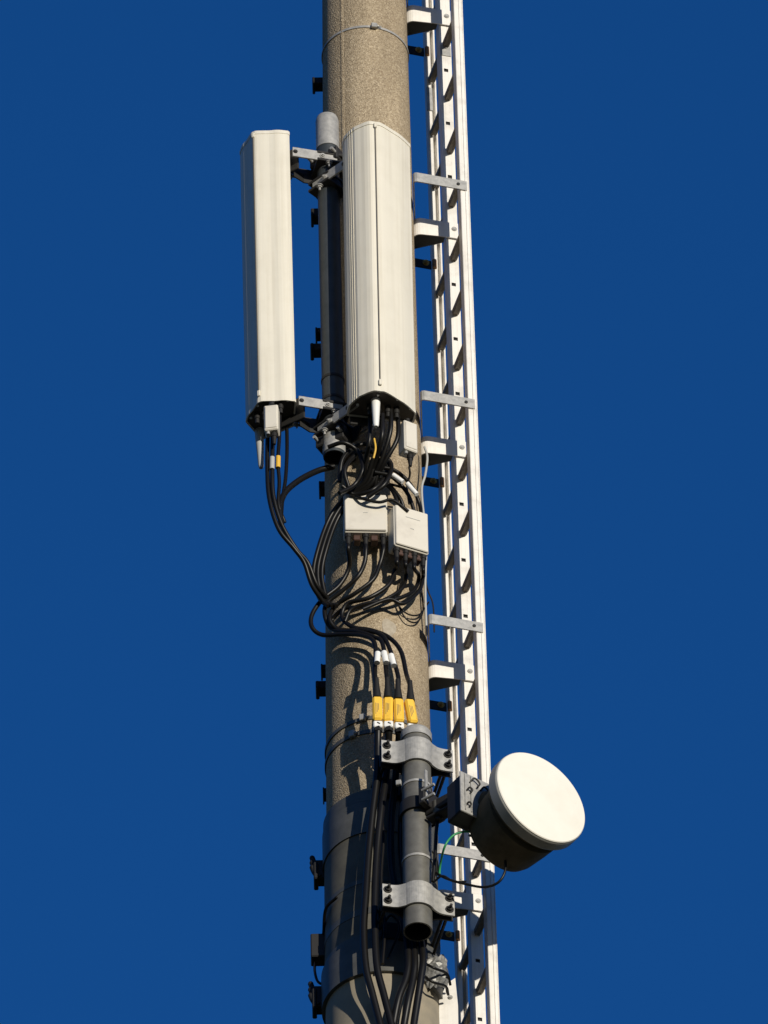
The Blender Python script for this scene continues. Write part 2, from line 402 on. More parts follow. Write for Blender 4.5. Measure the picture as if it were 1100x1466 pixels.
# ladder brackets at every fourth hole
br = None; glabels = {-7:'ladder bracket at the very top of the picture', -3:'', 1:''}
LBL = {9:'white ladder bracket at the very top of the picture beside the bare mast', 5:'white ladder bracket beside the middle of the right panel antenna',
       1:'white ladder bracket beside the small white box under the right antenna', -3:'white ladder bracket level with the white cable tags',
       -7:'white ladder bracket in shade below the white dish'}
for k in (9, 5, 1, -3, -7):
    zb_ = zhole + k*.28; F = ladder_frame(zb_)
    if br is None:
        br = thing('ladder_bracket', LBL[k], 'bracket', F, 'brackets holding the ladder to the mast')
        xl = -.150
        # near arm: grey flat bar bent back towards the mast
        pth = [(.004,-HW-.024), (-.190,-HW-.024), (-.197,-HW-.021), (-.200,-HW-.014), (-.138, -.001)]
        q = MB().strip(pth, .026, .072, .005); build('flat_bar', q, GALV, br, world=False)
        q = MB(); q.tube([(-.030,-HW-.0265,.049),(-.030,-HW-.030,.049)], .0065, 12); build('bolt', q, DARK, br, world=False)
        # middle arm: sheet channel with rounded corner
        arc = [(-.118-.030*math.sin(a), -.030+.030-.030*math.cos(a)) for a in [R(d) for d in range(0, 91, 15)]]
        pth = [(.022,-.030,-.047,.030),(.0,-.030,-.047,.029),(-.06,-.030,-.052,.027)] + [(x,y,-.058,.026) for x,y in arc] + [(-.148,.075,-.058,.026)]
        q = MB().strip(pth, 0, 0, .004); c_ = build('channel_arm', q, WHITE, br, world=False)
        q = MB(); poly = [(-.145,.074),(-.145,0)]+[(x+.003,y+.003) for x,y in arc[::-1]]+[(-.03,-.027),(-.028,.0)]
        q.prism(poly, -.050, -.046); build('bottom_flange', q, BANDM, br, world=False)
        q = MB().bolt((.006,-.0325,-.002), (0,-1,0), .007, .005, 0); build('bolt', q, GALV, br, world=False)
        # far arm
        q = MB(); q.box((-.088, HW-.012, 0), (.13, .006, .040)); q.box((-.088, HW-.0, .018), (.13, .022, .005)); build('rear_bar', q, DARK, br, world=False)
        q = MB().bolt((-.045, HW-.016, .004), (0,-1,-.2), .009, .01, .006); build('bolt', q, BRASS, br, world=False)
        q = MB().tube([(-.012,HW-.019,-.018),(-.012,HW-.019,.022)], .009, 8); build('clamp_jaw', q, RUST, br, world=False)
        mk = br
    else:
        mk = copy_tree(br); mk.matrix_world = F; mk['label'] = LBL[k]

# ------------------------------------------------------------------ panel antennas
def half_profile(hw, dp, bk, ex=1.4, ribs=True, tp=0.0):
    """half of a rounded wedge section, from the back corner to the nose"""
    P = [(hw*.97-tp, bk), (hw-tp*.9, bk-.012), (hw, .006), (hw*.985,-dp*.05)]
    for u in (.93,.88,.82,.75,.66,.56,.46,.36,.26,.18,.11,.055,.015):
        y = dp*(1-u**ex); y = min(y, dp*(1-.05*(1-u)))
        P.append((hw*u, -y - (.0 if u < .5 else .006*math.sin((1-u)*2*math.pi))))
        if ribs and u in (.88, .82, .75): P.append((hw*u-.0012, -y-.006*math.sin((1-u)*2*math.pi)+.0016))
    return P
def antenna(label, pb, pt, Yc, az, hw, dp, bk, ns=0.0, exl=1.4, exr=1.4, ribl=True, ribr=True, tpr=0.0):
    f = Vector((math.sin(az), -math.cos(az), 0)); sx_ = Vector((math.cos(az), math.sin(az), 0)); B = at(pb[0], pb[1], Yc)-f*dp-sx_*ns; Tp = at(pt[0], pt[1], Yc)-f*dp-sx_*ns; HL = half_profile(hw, dp, bk, exl, ribl); HALF = half_profile(hw, dp, bk, exr, ribr, tpr); H = (Tp-B).length
    Zx = (Tp-B).normalized(); X = Zx.cross(-f).normalized()*-1
    Yx = Zx.cross(X).normalized(); M = Matrix((X, Yx, Zx)).transposed().to_4x4(); M.translation = B
    t = thing('panel_antenna', label, 'antenna', M, 'panel antennas on the mast')
    prof = [(-x, y) for x, y in HL] + [(x, y) for x, y in HALF[::-1]]
    prof = [(x+ns*max(0,-y)/dp, y) for x, y in prof]
    n = len(prof); q = MB()
    vs = [(x,y,0) for x,y in prof]+[(x,y,H) for x,y in prof]
    q.add(vs, [(k,(k+1)%n,n+(k+1)%n,n+k) for k in range(n)], False)
    build('radome', q, IVORY, t, world=False)
    # end caps: a lip slightly proud of the radome, then the recessed plate
    big = [(x*1.018, y*1.018-.0006) for x, y in prof]
    q = MB()
    for z0, z1 in ((H-.012, H+.004),):
        q.prism(big, z0, z1)
    top = build('top_cap', q, IVORY, t, world=False)
    q = MB(); i1 = [(x*1.012, y*1.012) for x,y in prof]; i0 = [(x*.955, y*.94) for x,y in prof]
    vs = [(x,y,-.006) for x,y in i1]+[(x,y,.010) for x,y in i1]+[(x,y,-.006) for x,y in i0]+[(x,y,.0) for x,y in i0]
    q.add(vs, [(k,(k+1)%n,n+(k+1)%n,n+k) for k in range(n)]+[(k,(k+1)%n,2*n+(k+1)%n,2*n+k) for k in range(n)]+[(2*n+k,2*n+(k+1)%n,3*n+(k+1)%n,3*n+k) for k in range(n)])
    build('bottom_rim', q, IVORY, t, world=False)
    q = MB().add([(x,y,.001) for x,y in i0], [tuple(range(n))]); 
    build('bottom_plate', q, CAPDARK, t, world=False)
    build('seam', MB().box((ns,-dp-.0003,H/2), (.0032,.002,H-.05)), SEAM, t, world=False)
    q = MB(); q.box((ns,-dp-.001,.035), (.012,.006,.028), None, .002); build('latch', q, IVORY, t, world=False)
    q = MB(); q.box((ns,-dp-.001,H-.018), (.012,.006,.022), None, .002); build('latch', q, IVORY, t, world=False)
    for (x, y) in ((-.24*hw,-.7*dp),(.36*hw,-.58*dp),(.8*hw,-.2*dp),(-.76*hw,-.1*dp)):
        build('screw', MB().tube([(x,y,0),(x,y,-.004)], .005, 8), TAGW, t, world=False)
    for x in (-.05, -.018, .018, .05):
        q = MB(); q.tube([(x,-.012,0),(x,-.012,-.028)], .011, 12); q.tube([(x,-.012,-.028),(x,-.012,-.05)], .0085, 12)
        build('connector', q, DARK, t, world=False)
    return t, M, H
A1, MA1, H1 = antenna('wide white panel antenna with centre seam in front of the mast', (545,557), (537.5,174.5), -.50, R(11), .125, .104, .050, -.026, 1.75, 1.45, True, False)
A2, MA2, H2 = antenna('white panel antenna standing clear against the sky left of the mast', (371,573), (362.5,189), -.36, R(-30), .105, .070, .112, -.007, 1.15, 1.15, False, False, .070)

# mount pipe behind them
YP = -.25
pb, pt = at(479, 655, YP), at(468.5, 172, YP)
t = thing('mount_pipe', 'dark upright steel pipe between the two panel antennas with pale capped top', 'pipe', pb)
ax = (pt-pb).normalized(); L_ = (pt-pb).length
build('tube', MB().lathe(pb, ax, [(.036,0),(.041,0),(.041,L_),(.0,L_)], 40), DPIPE, t)
build('inner_wall', MB().lathe(pb, ax, [(.0365,0.001),(.0365,.3),(0,.3)], 32), DARK, t)
build('cap', MB().lathe(pb+ax*(L_-.16), ax, [(.0412,0),(.0435,0),(.0435,.15),(.040,.165),(.030,.172),(0,.174)], 40), GALV, t)
build('end_sleeve', MB().lathe(pb+ax*.012, ax, [(.0412,0),(.0425,0),(.0425,.085),(.0412,.085)], 40), GALV, t)
for yy in (270, 548, 578, 588):
    c = at(474, yy, YP)
    build('hose_clamp', MB().lathe(pb+ax*((c-pb).dot(ax)), ax, [(.0412,0),(.0435,0),(.0435,.012),(.0412,.012)], 40), DARK, t)

def ant_bracket(label, M, side, hgt, pipe_y, ang):
    """arm between a panel antenna's back and the mount pipe"""
    z = (M @ Vector((0,0,hgt))).z
    pp = pb + ax*((z-pb.z)/ax.z)
    t = thing('antenna_bracket', label, 'bracket', pp, 'brackets between the antennas and the mount pipe')
    back = M @ Vector((side*.07, .058, hgt))
    d = (back-pp); d.z = 0; L = d.length; d.normalize(); s = Vector((-d.y, d.x, 0)); 
    if s.y > 0: s = -s
    up = Vector((0,0,1)); Mx = Matrix((d, s, up)).transposed()
    # flat bar on the near side
    build('flat_bar', MB().box(pp + d*(L/2+(.005 if side < 0 else -.012)) + s*.052, (L+(.07 if side < 0 else .02),.007,.046), Mx, .001), GALV, t)
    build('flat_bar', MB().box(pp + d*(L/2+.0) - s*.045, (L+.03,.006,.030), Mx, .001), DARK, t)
    q = MB(); q.tube([pp - d*.02 - s*.075+up*.0, pp + d*L*.95 - s*.075], .006, 8)
    q.bolt(pp+d*L*.8-s*.075, d, .010, .012, .01); build('threaded_rod', q, GALV, t)
    # jaws round the pipe
    for k in (-1, 1):
        q = MB(); q.box(pp + up*.018*k + d*.002, (.105,.118,.012), Mx, .002); build('jaw_plate', q, DARK, t)
    q = MB().ring(pp, up, .052, .0415, .050, 32); build('pipe_jaw', q, DARK, t)
    # plate bolted to the antenna's back
    c = M @ Vector((side*.045,.062,hgt)); R3 = M.to_3x3()
    build('back_plate', MB().box(c, (.13,.008,.11), R3, .002), DARK, t)
    q = MB(); q.bolt(pp+d*.035+s*.0555, s, .008,.008,.004); build('bolt', q, GALV, t)
    q = MB(); q.bolt(pp+d*(L-.012)+s*.0555, s, .006,.006,0); build('bolt', q, DARK, t)
    q = MB(); q.bolt(pp+d*.01+s*.058+up*-.03, -up, .009,.010,.014); build('nut', q, GALV, t)
    q = MB(); q.bolt(pp+d*.01-s*.05+up*-.03, -up, .009,.010,.014); build('nut', q, GALV, t)
    # diagonal brace
    build('brace', MB().strip([( .03,-.045),(L*.55,-.045+.0),(L*.85,-.02)], -.055, -.015, .005, Matrix.Translation(pp).to_4x4() @ Mx.to_4x4()), DARK, t)
    return t
hb1 = .03; 
ant_bracket('galvanised top bracket from the mount pipe to the wide right antenna', MA1, -1, H1-.10, 0, 0)
ant_bracket('galvanised bottom bracket under the wide right antenna in deep shade', MA1, -1, .02, 0, 0)
ant_bracket('galvanised top bracket between left antenna and mount pipe against the sky', MA2, 1, H2-.085, 0, 0)
ant_bracket('galvanised bottom bracket between left antenna and mount pipe against the sky', MA2, 1, .015, 0, 0)
# stand-offs tying the mount pipe to the mast
for yy, lab in ((232,'dark steel stand-off tying the mount pipe top to the mast'), (632,'dark steel stand-off tying the mount pipe foot to the mast')):
    c = at(476, yy, YP); pp = pb + ax*((c.z-pb.z)/ax.z); t = thing('pipe_standoff', lab, 'bracket', pp, 'stand-offs of the mount pipe')
    d = Vector((-pp.x, -pp.y, 0)).normalized(); s = Vector((-d.y,d.x,0)); Mx = Matrix((d,s,Vector((0,0,1)))).transposed()
    L = math.hypot(pp.x, pp.y)-mr(pp.z)
    build('arm', MB().box(pp+d*(L/2+.005), (L+.03,.06,.05), Mx, .003), DARK, t)
    build('saddle', MB().box(pp-d*.0, (.07,.12,.06), Mx, .004), DARK, t)
    build('rod', MB().tube([pp+s*.05-d*.06, pp+s*.05+d*(L+.03)], .007, 8), GALV, t)
    build('rod', MB().tube([pp-s*.05-d*.06, pp-s*.05+d*(L+.03)], .007, 8), GALV, t)

# ------------------------------------------------------------------ small white boxes and plugs under the antennas
def hang_box(label, px, py, Y, wx, wy, h, az, m=BOXW):
    c = at(px, py, Y); t = thing('amplifier_box', label, 'box', c, 'small boxes under the panel antennas'); Mx = rotz(az)
    build('housing', MB().box(c, (wx,wy,h), Mx, .004), m, t)
    up = Vector((0,0,1))
    build('lid', MB().box(c+Mx@Vector((0,-wy/2-.001,0)), (wx*.82,.004,h*.86), Mx, .0015), m, t)
    q = MB().tube([c+up*h/2, c+up*(h/2+.03)], .010, 12); q.tube([c+up*(h/2+.005), c+up*(h/2+.014)], .015, 6, smooth=False); build('gland', q, DARK, t)
    q = MB(); p = c-up*h/2+Mx@Vector((wx*.15,0,0)); q.tube([p, p-up*.02], .012, 12); q.tube([p-up*.02, p-up*.055], [.010,.006], 12); build('gland', q, BLACKP, t)
    p = c-up*h/2+Mx@Vector((-wx*.25,-.01,0)); build('screw', MB().tube([p, p-up*.012], .007, 10), GALV, t)
    return t
hang_box('small white box clipped under the left antenna against the sky', 389.5, 603, -.40, .052, .045, .125, R(-8))
hang_box('small white box hanging under right corner of the wide antenna', 584, 630, -.36, .056, .050, .145, R(30))
def plug(label, p0, p1, Y, r0, r1, m):
    a, c = at(*p0, Y), at(*p1, Y); d = (c-a)
    o = MB().tube([a, a+d*.12, a+d*.2, a+d*.95, c], [r0*.8, r0, r0*.98, r1, r1*.7], 16)
    t = build('tapered_plug', o, m); return tag(t, label, 'plug', 'tapered plugs under the panel antennas')
plug('white tapered plug pointing down from the wide right antenna', (538,563), (538.5,611), -.44, .018, .011, TAGW)
plug('grey tapered plug pointing down from left antenna in shade', (371,611), (374,670), -.20, .017, .010, GREYC)

# ------------------------------------------------------------------ two white junction boxes
def jbox(label, c, wx, wy, h, az, glands):
    t = thing('junction_box', label, 'box', c-Vector((0,0,h/2)), 'white junction boxes on the mast'); Mx = rotz(az); up = Vector((0,0,1))
    build('housing', MB().box(c, (wx,wy,h), Mx, .006), BOXW, t)
    build('cover', MB().box(c+Mx@Vector((0,-wy/2-.002,.0)), (wx-.008,.008,h-.008), Mx, .003), BOXW, t)
    build('label_strip', MB().box(c+Mx@Vector((.004,-wy/2-.0068,h*.24)), (wx*.42,.001,.0025), Mx), GREYC, t)
    build('label_strip', MB().box(c+Mx@Vector((.0,-wy/2-.0068,-h*.02)), (wx*.10,.001,.0025), Mx), GREYC, t)
    for sx in (-1,1):
        build('foot', MB().box(c+Mx@Vector((sx*(wx/2+.006),wy/2-.004,h*.32)), (.02,.006,.03), Mx, .001), GALV, t)
    outs = []
    for k in range(glands):
        x = -wx/2+.016+k*(wx-.032)/(glands-1)
        p = c+Mx@Vector((x, -wy*.18, -h/2)); q = MB(); q.tube([p, p-up*.016], .013, 8, smooth=False); q.tube([p-up*.016, p-up*.05], [.0105,.0085], 12)
        build('gland', q, BLACKP, t); outs.append(p-up*.045)
    for k in range(glands-1):
        x = -wx/2+.016+(k+.5)*(wx-.032)/(glands-1)
        build('connector_block', MB().box(c+Mx@Vector((x,.004,-h/2-.014)), (.026,wy*.6,.026), Mx, .003), BROWN, t)
    build('bracket_plate', MB().box(c+Mx@Vector((0,wy/2+.012,0)), (wx*.6,.022,h*.7), Mx, .002), GALV, t)
    return t, outs
jl, outL = jbox('left one of the two white junction boxes, striped with cable shadows', at(523,742.5,-.24), .160, .06, .185, R(3), 3)
jr, outR = jbox('right one of the two white junction boxes, turned right', at(584.5,765,-.235), .138, .060, .200, R(25), 4)

# ------------------------------------------------------------------ cables
def cable(label, pts, r=.0085, m=BLACK, cat='cable', group='black cables on the mast', name='cable', parts=None):
    o = build(name, MB().tube(spline(pts), r, 10), m); tag(o, label, cat, group); return o
LB = BLACK
# from the left antenna down and across to the mast
cable('black cable drooping from left antenna, outermost against the sky', [at(384,600,-.36), at(383,668,-.36), at(386,715,-.36), at(399,757,-.34), at(421,785,-.31), at(436,806,-.28), at(447,838,-.24), at(466,866,-.18)], .0085)
cable('black cable drooping from left antenna just inside the outermost one', [at(391,600,-.37), at(390,672,-.37), at(392,712,-.36), at(404,752,-.335), at(425,787,-.30), at(441,806,-.27), at(454,838,-.23), at(470,858,-.18)], .0085)
cable('black cable leaving left antenna beside its white box, with yellow tape', [at(401,592,-.33), at(400,628,-.33), at(398,660,-.34), at(400,690,-.34), at(399,722,-.34), at(408,748,-.32)], .007)
cable('black cable arching from mount pipe foot over to the drooping cables', [at(478,668,-.22), at(455,674,-.24), at(428,688,-.28), at(408,706,-.31), at(401,728,-.33), at(403,752,-.33)], .0115)
cable('black cable from the right side of left antenna bottom', [at(410,604,-.25), at(411,620,-.25), at(411,650,-.27), at(409,685,-.29), at(405,712,-.31), at(403,740,-.33)], .007)
for (x, y0_, y1_, Y, lab) in ((390,655,672,-.375,'short tape wrap on drooping cables under left antenna'), (398.5,654,670,-.345,'yellow tape wrap on cable under left antenna')):
    o = build('tape_wrap', MB().tube([at(x,y0_,Y), at(x-.3,y1_,Y)], .0095, 12), YEL2 if 'yellow' in lab else GREYC); tag(o, lab, 'tape')
# dark bundle left edge of the mast
for k, (dx, dy) in enumerate(((0,0),(6,3),(12,5))):
    cable(['outermost cable of the bundle curving down the mast left edge','middle cable of the bundle curving down the mast left edge','innermost cable of the bundle curving down the mast left edge'][k],
      [at(535+dx*.5,655,-.36+.01*k), at(522+dx,690,-.30), at(494+dx,712,-.26), at(472+dx,742,-.235), at(456+dx,785,-.22), at(449+dx,822,-.20), at(457+dx,855+dy,-.18), at(470+dx,868,-.20)], .0085)
# from the wide antenna's bottom
dropn = ['leftmost black cable hanging from the wide antenna bottom','second black cable hanging from the wide antenna bottom','third black cable hanging from the wide antenna bottom','rightmost black cable hanging from the wide antenna bottom']
for k, (x, y, Y) in enumerate(((530,612,-.40),(548,607,-.42),(560,600,-.40),(570,610,-.38))):
    cable(dropn[k], [at(x,y-14,Y), at(x-1,y+18,Y), at(x-6-4*k,660,-.35), at(520+6*k,690,-.29), at(500+14*k,712,-.25)], .0085)
arcs = [((540,668,-.33),(566,674,-.30),(588,694,-.26),(601,722,-.22),(603,742,-.23)), ((536,676,-.33),(560,682,-.30),(582,704,-.27),(592,728,-.25),(594,742,-.24)),
        ((532,684,-.31),(552,690,-.28),(572,712,-.27),(580,732,-.25),(586,740,-.25)), ((516,706,-.27),(545,692,-.28),(560,700,-.27),(568,716,-.27),(570,730,-.26))]
arcn = ['topmost black cable arching over to the right junction box','second black cable arching over to the right junction box','third black cable arching over to the right junction box','lowest black cable arching over to the right junction box']
for k, a in enumerate(arcs): cable(arcn[k], [at(*p) for p in a], .0075)
cable('black cable looping flat above both junction boxes', [at(498,706,-.27), at(520,714,-.30), at(543,719,-.30), at(562,716,-.30), at(585,732,-.28)], .006)
cable('black cable dropping onto top of the left junction box', [at(552,640,-.34), at(546,664,-.33), at(538,690,-.30), at(540,716,-.25)], .008)
cable('thin black cable crossing above the left junction box', [at(500,716,-.26), at(515,698,-.28), at(540,690,-.29), at(562,694,-.28), at(584,700,-.25)], .005)
for i, (a, b_, Y, lab) in enumerate((((563,680),(577,690),-.315,'short white cable tag above the right junction box'), ((583,692),(597,708),-.30,'long white cable tag above the right junction box'))):
    o = build('cable_tag', MB().tube([at(*a,Y), at(*b_,Y)], .009, 10), TAGW); tag(o, lab, 'tag', 'white tags on cables')
cable('thin yellow brown cable under the wide antenna', [at(536,628,-.43), at(538,642,-.43), at(535,656,-.42)], .0038, YEL2, group=None)
cable('thin black lead hanging from the right small box', [at(586,668,-.36), at(587,680,-.34), at(583,696,-.28), at(586,722,-.26)], .004)
cable('pale grey thin cable hanging past ladder bracket beside the mast', [at(608,640,-.10), at(612,655,-.12), at(609,680,-.13), at(604,700,-.13), at(607,738,-.12), at(611,760,-.12), at(609,840,-.12), at(611,910,-.10)], .0045, GREYC, group=None)
cable('thin black wire down the mast right edge past the boxes', [at(612,745,-.1), at(610,830,-.1), at(620,865,-.08), at(622,905,-.06)], .003)

# from the junction boxes to the yellow connectors
CT = [(540,938),(551,936),(562,940),(572,950)]
conn = [(540,1000),(555.5,1000),(570.5,1002),(588,1004)]
Yk = -.35
def Yoff(px, py, off): return S(px, py, off)
runs = []
paths = {
 'loop0': ([*outL][0], [(500,812),(486,838),(462,858),(447,880),(447,898),(462,909),(492,908),(520,910),(537,922)], 0),
 'loop1': ([*outL][1], [(522,806),(512,826),(490,846),(468,864),(466,884),(478,902),(510,904),(536,912),(548,922)], 1),
 'loop2': ([*outL][2], [(544,808),(534,830),(508,850),(482,866),(472,886),(486,902),(516,902),(544,908),(556,924)], 2),
 'loop3': ([*outR][0], [(566,815),(556,838),(528,856),(498,864),(490,884),(506,898),(530,902),(556,912),(574,932),(582,965)], 3),
}
labs = ['black cable from left box with the widest loop past the mast edge','black cable from middle of left box looping down to the yellow sleeves','black cable from right end of left box looping down to the yellow sleeves','black cable from right box sweeping outermost to the rightmost yellow sleeve']
for k, (nm, (st, pts, ci)) in enumerate(paths.items()):
    P = [st, st-Vector((0,0,.03))]
    for j, (x, y) in enumerate(pts):
        f = j/(len(pts)-1); off = .032+.008*((k*3) % 4)*(1-f) + .075*max(0, f-.6)/.4
        if x < 474: P.append(at(x, y, -.17-.01*k))
        else: P.append(S(x, y, off))
    P.append(at(conn[ci][0]-(3,2,1,1)[ci], 965 if ci < 3 else 980, Yk+.01)); P.append(at(conn[ci][0], conn[ci][1]-14, Yk)); P.append(at(conn[ci][0], conn[ci][1]+4, Yk))
    cable(labs[k], P, .0085)
more = [([*outR][1], [(582,822),(576,842),(552,858),(520,868),(492,872),(476,888),(484,900),(512,903)], 'black cable from second gland of right box joining the loop'),
        ([*outR][2], [(600,826),(592,846),(566,858),(534,862),(504,872),(494,890)], 'black cable from third gland of right box joining the loop'),
        ([*outR][3], [(606,826),(600,846),(578,864),(556,858),(520,872)], 'black cable from last gland of right box joining the loop')]
for k, (st, pts, lab) in enumerate(more):
    cable(lab, [st, st-Vector((0,0,.03))] + [S(x, y, .03+.012*k) for x, y in pts], .0075)
cable('thin black wire loop hanging on the mast right of the mortar patch', [S(568,848,.02), S(572,870,.02), S(584,888,.02), S(598,890,.015), S(606,872,.012), S(602,838,.01)], .003)
cable('second thin wire loop hanging lower on the mast', [S(574,830,.02), S(570,862,.02), S(582,878,.02), S(600,880,.02), at(614,862,-.10)], .003)
# connectors with yellow sleeves
cn = ['leftmost of the four yellow connector sleeves','second of the four yellow connector sleeves from left','third of the four yellow connector sleeves from left','rightmost yellow connector sleeve, partly behind the pipe top']
cl = []
for k, (x, y) in enumerate(conn):
    a = at(x, y, Yk); c = at(x+1, y+34, Yk); d = (c-a); t = thing('cable_connector', cn[k], 'connector', c, 'connectors with yellow sleeves')
    tl = (0, 0, 0, .04)[k]
    build('boot', MB().tube([a-d*.85, a-d*.5, a-d*.1, a], [.0085,.0105,.0155,.0165], 14), BLACKP, t)
    tw = (R(3), R(-5), R(6), R(16))[k]; tl_ = (R(0), R(1.5), R(-1), R(-7))[k]; Mc = Matrix.Rotation(tl_,3,'Y') @ rotz(tw)
    build('sleeve', MB().box((a+c)/2+Vector((0,0,(.002,-.002,.001,.004)[k])), (.0355,.031,(c-a).length*.99+(0,.004,-.003,0)[k]), Mc, .007), YELLOW, t)
    for j in range(3): build('marking', MB().box((a+c)/2+Mc@Vector((-.006+.005*j,-.0162,.004*(j-1))), (.0014,.0012,.055-.012*j), Mc), SEAM, t)
    build('collar', MB().box(c+d*.16, (.033,.030,.031), rotz(tw), .004), TAGW, t)
    build('mark', MB().box(c+d*.15+Vector((.003,-.0160,0)), (.012,.0015,.004), Matrix.Rotation(R(35),3,'Y')), BLACKP, t)
    build('nut', MB().tube([c+d*.26, c+d*.42], .0165, 6, smooth=False), BLACKP, t)
    cl.append(c+d*.4)
for k, (a, b_, lab) in enumerate((((541,935),(540,949),'left white tag above the yellow sleeves'), ((550,934),(553,949),'middle white tag above the yellow sleeves'), ((560,938),(564,953),'right white tag above the yellow sleeves'))):
    # clipped round its own cable
    o = build('cable_tag', MB().tube([at(*a,-.352), at(*b_,-.358)], .0112, 12), TAGW); tag(o, lab, 'tag', 'white tags on cables')

# thick feeders running down from the connectors
YF = -.33
feed = [
 ([cl[0], at(541,1070,-.335), at(540,1110,-.32), at(534,1160,-.31), at(528,1220,-.30), at(524,1280,-.30), at(521,1330,-.30), at(524,1384,-.30), at(534,1425,-.29), at(546,1472,-.28), at(552,1500,-.28)], 'thick black feeder cable, leftmost of those running down the mast'),
 ([cl[1], at(556,1072,-.315), at(553,1110,-.30), at(546,1160,-.31), at(540,1220,-.30), at(537,1280,-.30), at(537,1330,-.30), at(540,1384,-.30), at(550,1425,-.29), at(562,1472,-.28), at(566,1500,-.28)], 'thick black feeder cable, second from the left running down the mast'),
 ([cl[2], at(570,1075,-.30), at(566,1120,-.28), at(560,1180,-.27), at(562,1250,-.27), at(580,1330,-.28), at(585,1372,-.29), at(582,1400,-.29), at(571,1430,-.29), at(563,1472,-.27), at(561,1500,-.27)], 'thick black feeder cable emerging left under the open pipe end'),
 ([cl[3], at(588,1075,-.30), at(578,1140,-.27), at(575,1220,-.26), at(588,1320,-.27), at(594,1372,-.29), at(592,1400,-.29), at(585,1432,-.29), at(578,1472,-.27), at(575,1500,-.27)], 'thick black feeder cable emerging under the middle of the open pipe end'),
 ([at(600,1230,-.24), at(600,1320,-.27), at(606,1370,-.29), at(603,1400,-.29), at(598,1432,-.28), at(592,1472,-.27), at(590,1500,-.27)], 'thick black feeder cable emerging right under the open pipe end')]
for p, lab in feed: cable(lab, p, .0135, name='feeder_cable', group='thick feeder cables running down the mast')
cable('thin black cable running beside the feeders behind the pipe', [at(548,1090,-.28), at(544,1140,-.27), at(549,1200,-.26), at(546,1260,-.26), at(551,1330,-.26), at(548,1380,-.26)], .006)
cable('thin black cable sagging under the lower clamp', [at(545,1330,-.25), at(560,1310,-.26), at(572,1330,-.25), at(556,1372,-.25)], .005)

# ------------------------------------------------------------------ lower pipe and its two clamps
YQ = -.37
pA, pB = at(598.5,1334,YQ), at(596,1052,YQ)
ax2 = (pB-pA).normalized(); L2 = (pB-pA).length; RP = .0525
t = thing('support_pipe', 'thick grey steel pipe with open lower end in front of the mast', 'pipe', pA)
build('tube', MB().lathe(pA, ax2, [(RP-.006,0),(RP,0),(RP,L2),(RP-.006,L2)], 56), PIPEM, t)
build('inner_wall', MB().lathe(pA, ax2, [(RP-.006,0),(RP-.006,L2),(0,L2)], 40), DARK, t)
build('cap', MB().lathe(pA+ax2*(L2-.035), ax2, [(RP+.0005,0),(RP+.004,.0),(RP+.004,.032),(RP-.002,.042),(RP*.6,.050),(0,.052)], 56), GALV, t)
for yy, m_ in ((1132, GALV), (1238, GALV)):
    c = at(597, yy, YQ); hh = (c-pA).dot(ax2)
    build('hose_clamp', MB().lathe(pA+ax2*hh, ax2, [(RP,0),(RP+.003,0),(RP+.003,.010),(RP,.010)], 56), m_, t)
CLZ = R(14)
def pipe_clamp(label, py):
    c0 = at(597, py, YQ); c = pA + ax2*((c0-pA).dot(ax2))
    t = thing('pipe_clamp', label, 'clamp', Matrix.Translation(c) @ rotz(CLZ).to_4x4(), 'clamps on the lower pipe')
    # front strap: wings and a hump round the pipe (local: -y is the front)
    rr = RP+.006; hp_ = [(rr*math.sin(x), -rr*math.cos(x)) for x in [R(d) for d in range(0, 57, 8)]]
    fl = spline([(hp_[-1][0], hp_[-1][1], 0), (.060,-.0245,0), (.074,-.0165,0), (.090,-.0128,0), (.104,-.012,0), (.132,-.012,0)], 5)
    rt_ = hp_ + [(p.x, p.y) for p in fl[1:]]; pth = [(-x, y) for x, y in rt_[::-1]][:-1] + rt_
    h = .052
    build('front_strap', MB().strip(pth, -h, h, .007), GALV, t, world=False)
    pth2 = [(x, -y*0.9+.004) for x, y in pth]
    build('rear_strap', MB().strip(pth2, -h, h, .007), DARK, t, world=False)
    for sx in (-1, 1):
        for sz in (-1, 1):
            q = MB(); q.bolt((sx*.113, -.016, sz*.026), (0,-1,0), .011, .012, .016); build('bolt', q, DARK, t, world=False)
            q = MB(); q.tube([(sx*.113, -.012, sz*.026), (sx*.113, .30, sz*.026)], .0065, 8); build('threaded_rod', q, DARK, t, world=False)
    build('backing_angle', MB().box((-.01,.19,0), (.17,.05,.08), None, .003), BLACKP, t, world=False)
    build('mast_band', MB().ring((0,0,c.z-.02), (0,0,1), mr(c.z)+.012, mr(c.z)-.002, .05, 80), BANDM, t)
    return t
pipe_clamp('galvanised bolted pipe clamp below the yellow sleeves', 1086)
pipe_clamp('galvanised bolted pipe clamp just above the open pipe end', 1292)

# ------------------------------------------------------------------ microwave dish
DAZ = R(36); nd = Vector((math.sin(DAZ), -math.cos(DAZ), 0)); ld = Vector((math.cos(DAZ), math.sin(DAZ), 0)); up = Vector((0,0,1))
dc = at(775.5, 1141, -.62); RD = .194
t = thing('dish_antenna', 'round white microwave dish with grey rim facing right', 'dish antenna', dc)
build('cover', MB().lathe(dc, nd, [(RD-.001,-.012),(RD-.001,-.003),(RD-.004,0),(RD*.7,.004),(RD*.35,.006),(0,.0065)], 96), DISHW, t)
build('rim', MB().lathe(dc, nd, [(RD,-.052),(RD+.0015,-.049),(RD+.0015,-.012),(RD,-.008),(RD-.002,-.008)], 96), RIMM, t)
build('back_shell', MB().lathe(dc, nd, [(RD-.0005,-.052),(RD*.95,-.062),(RD*.83,-.10),(RD*.72,-.15),(RD*.66,-.18)], 64), BODYM, t)
bc = dc - nd*.17 - up*.034 - ld*.010
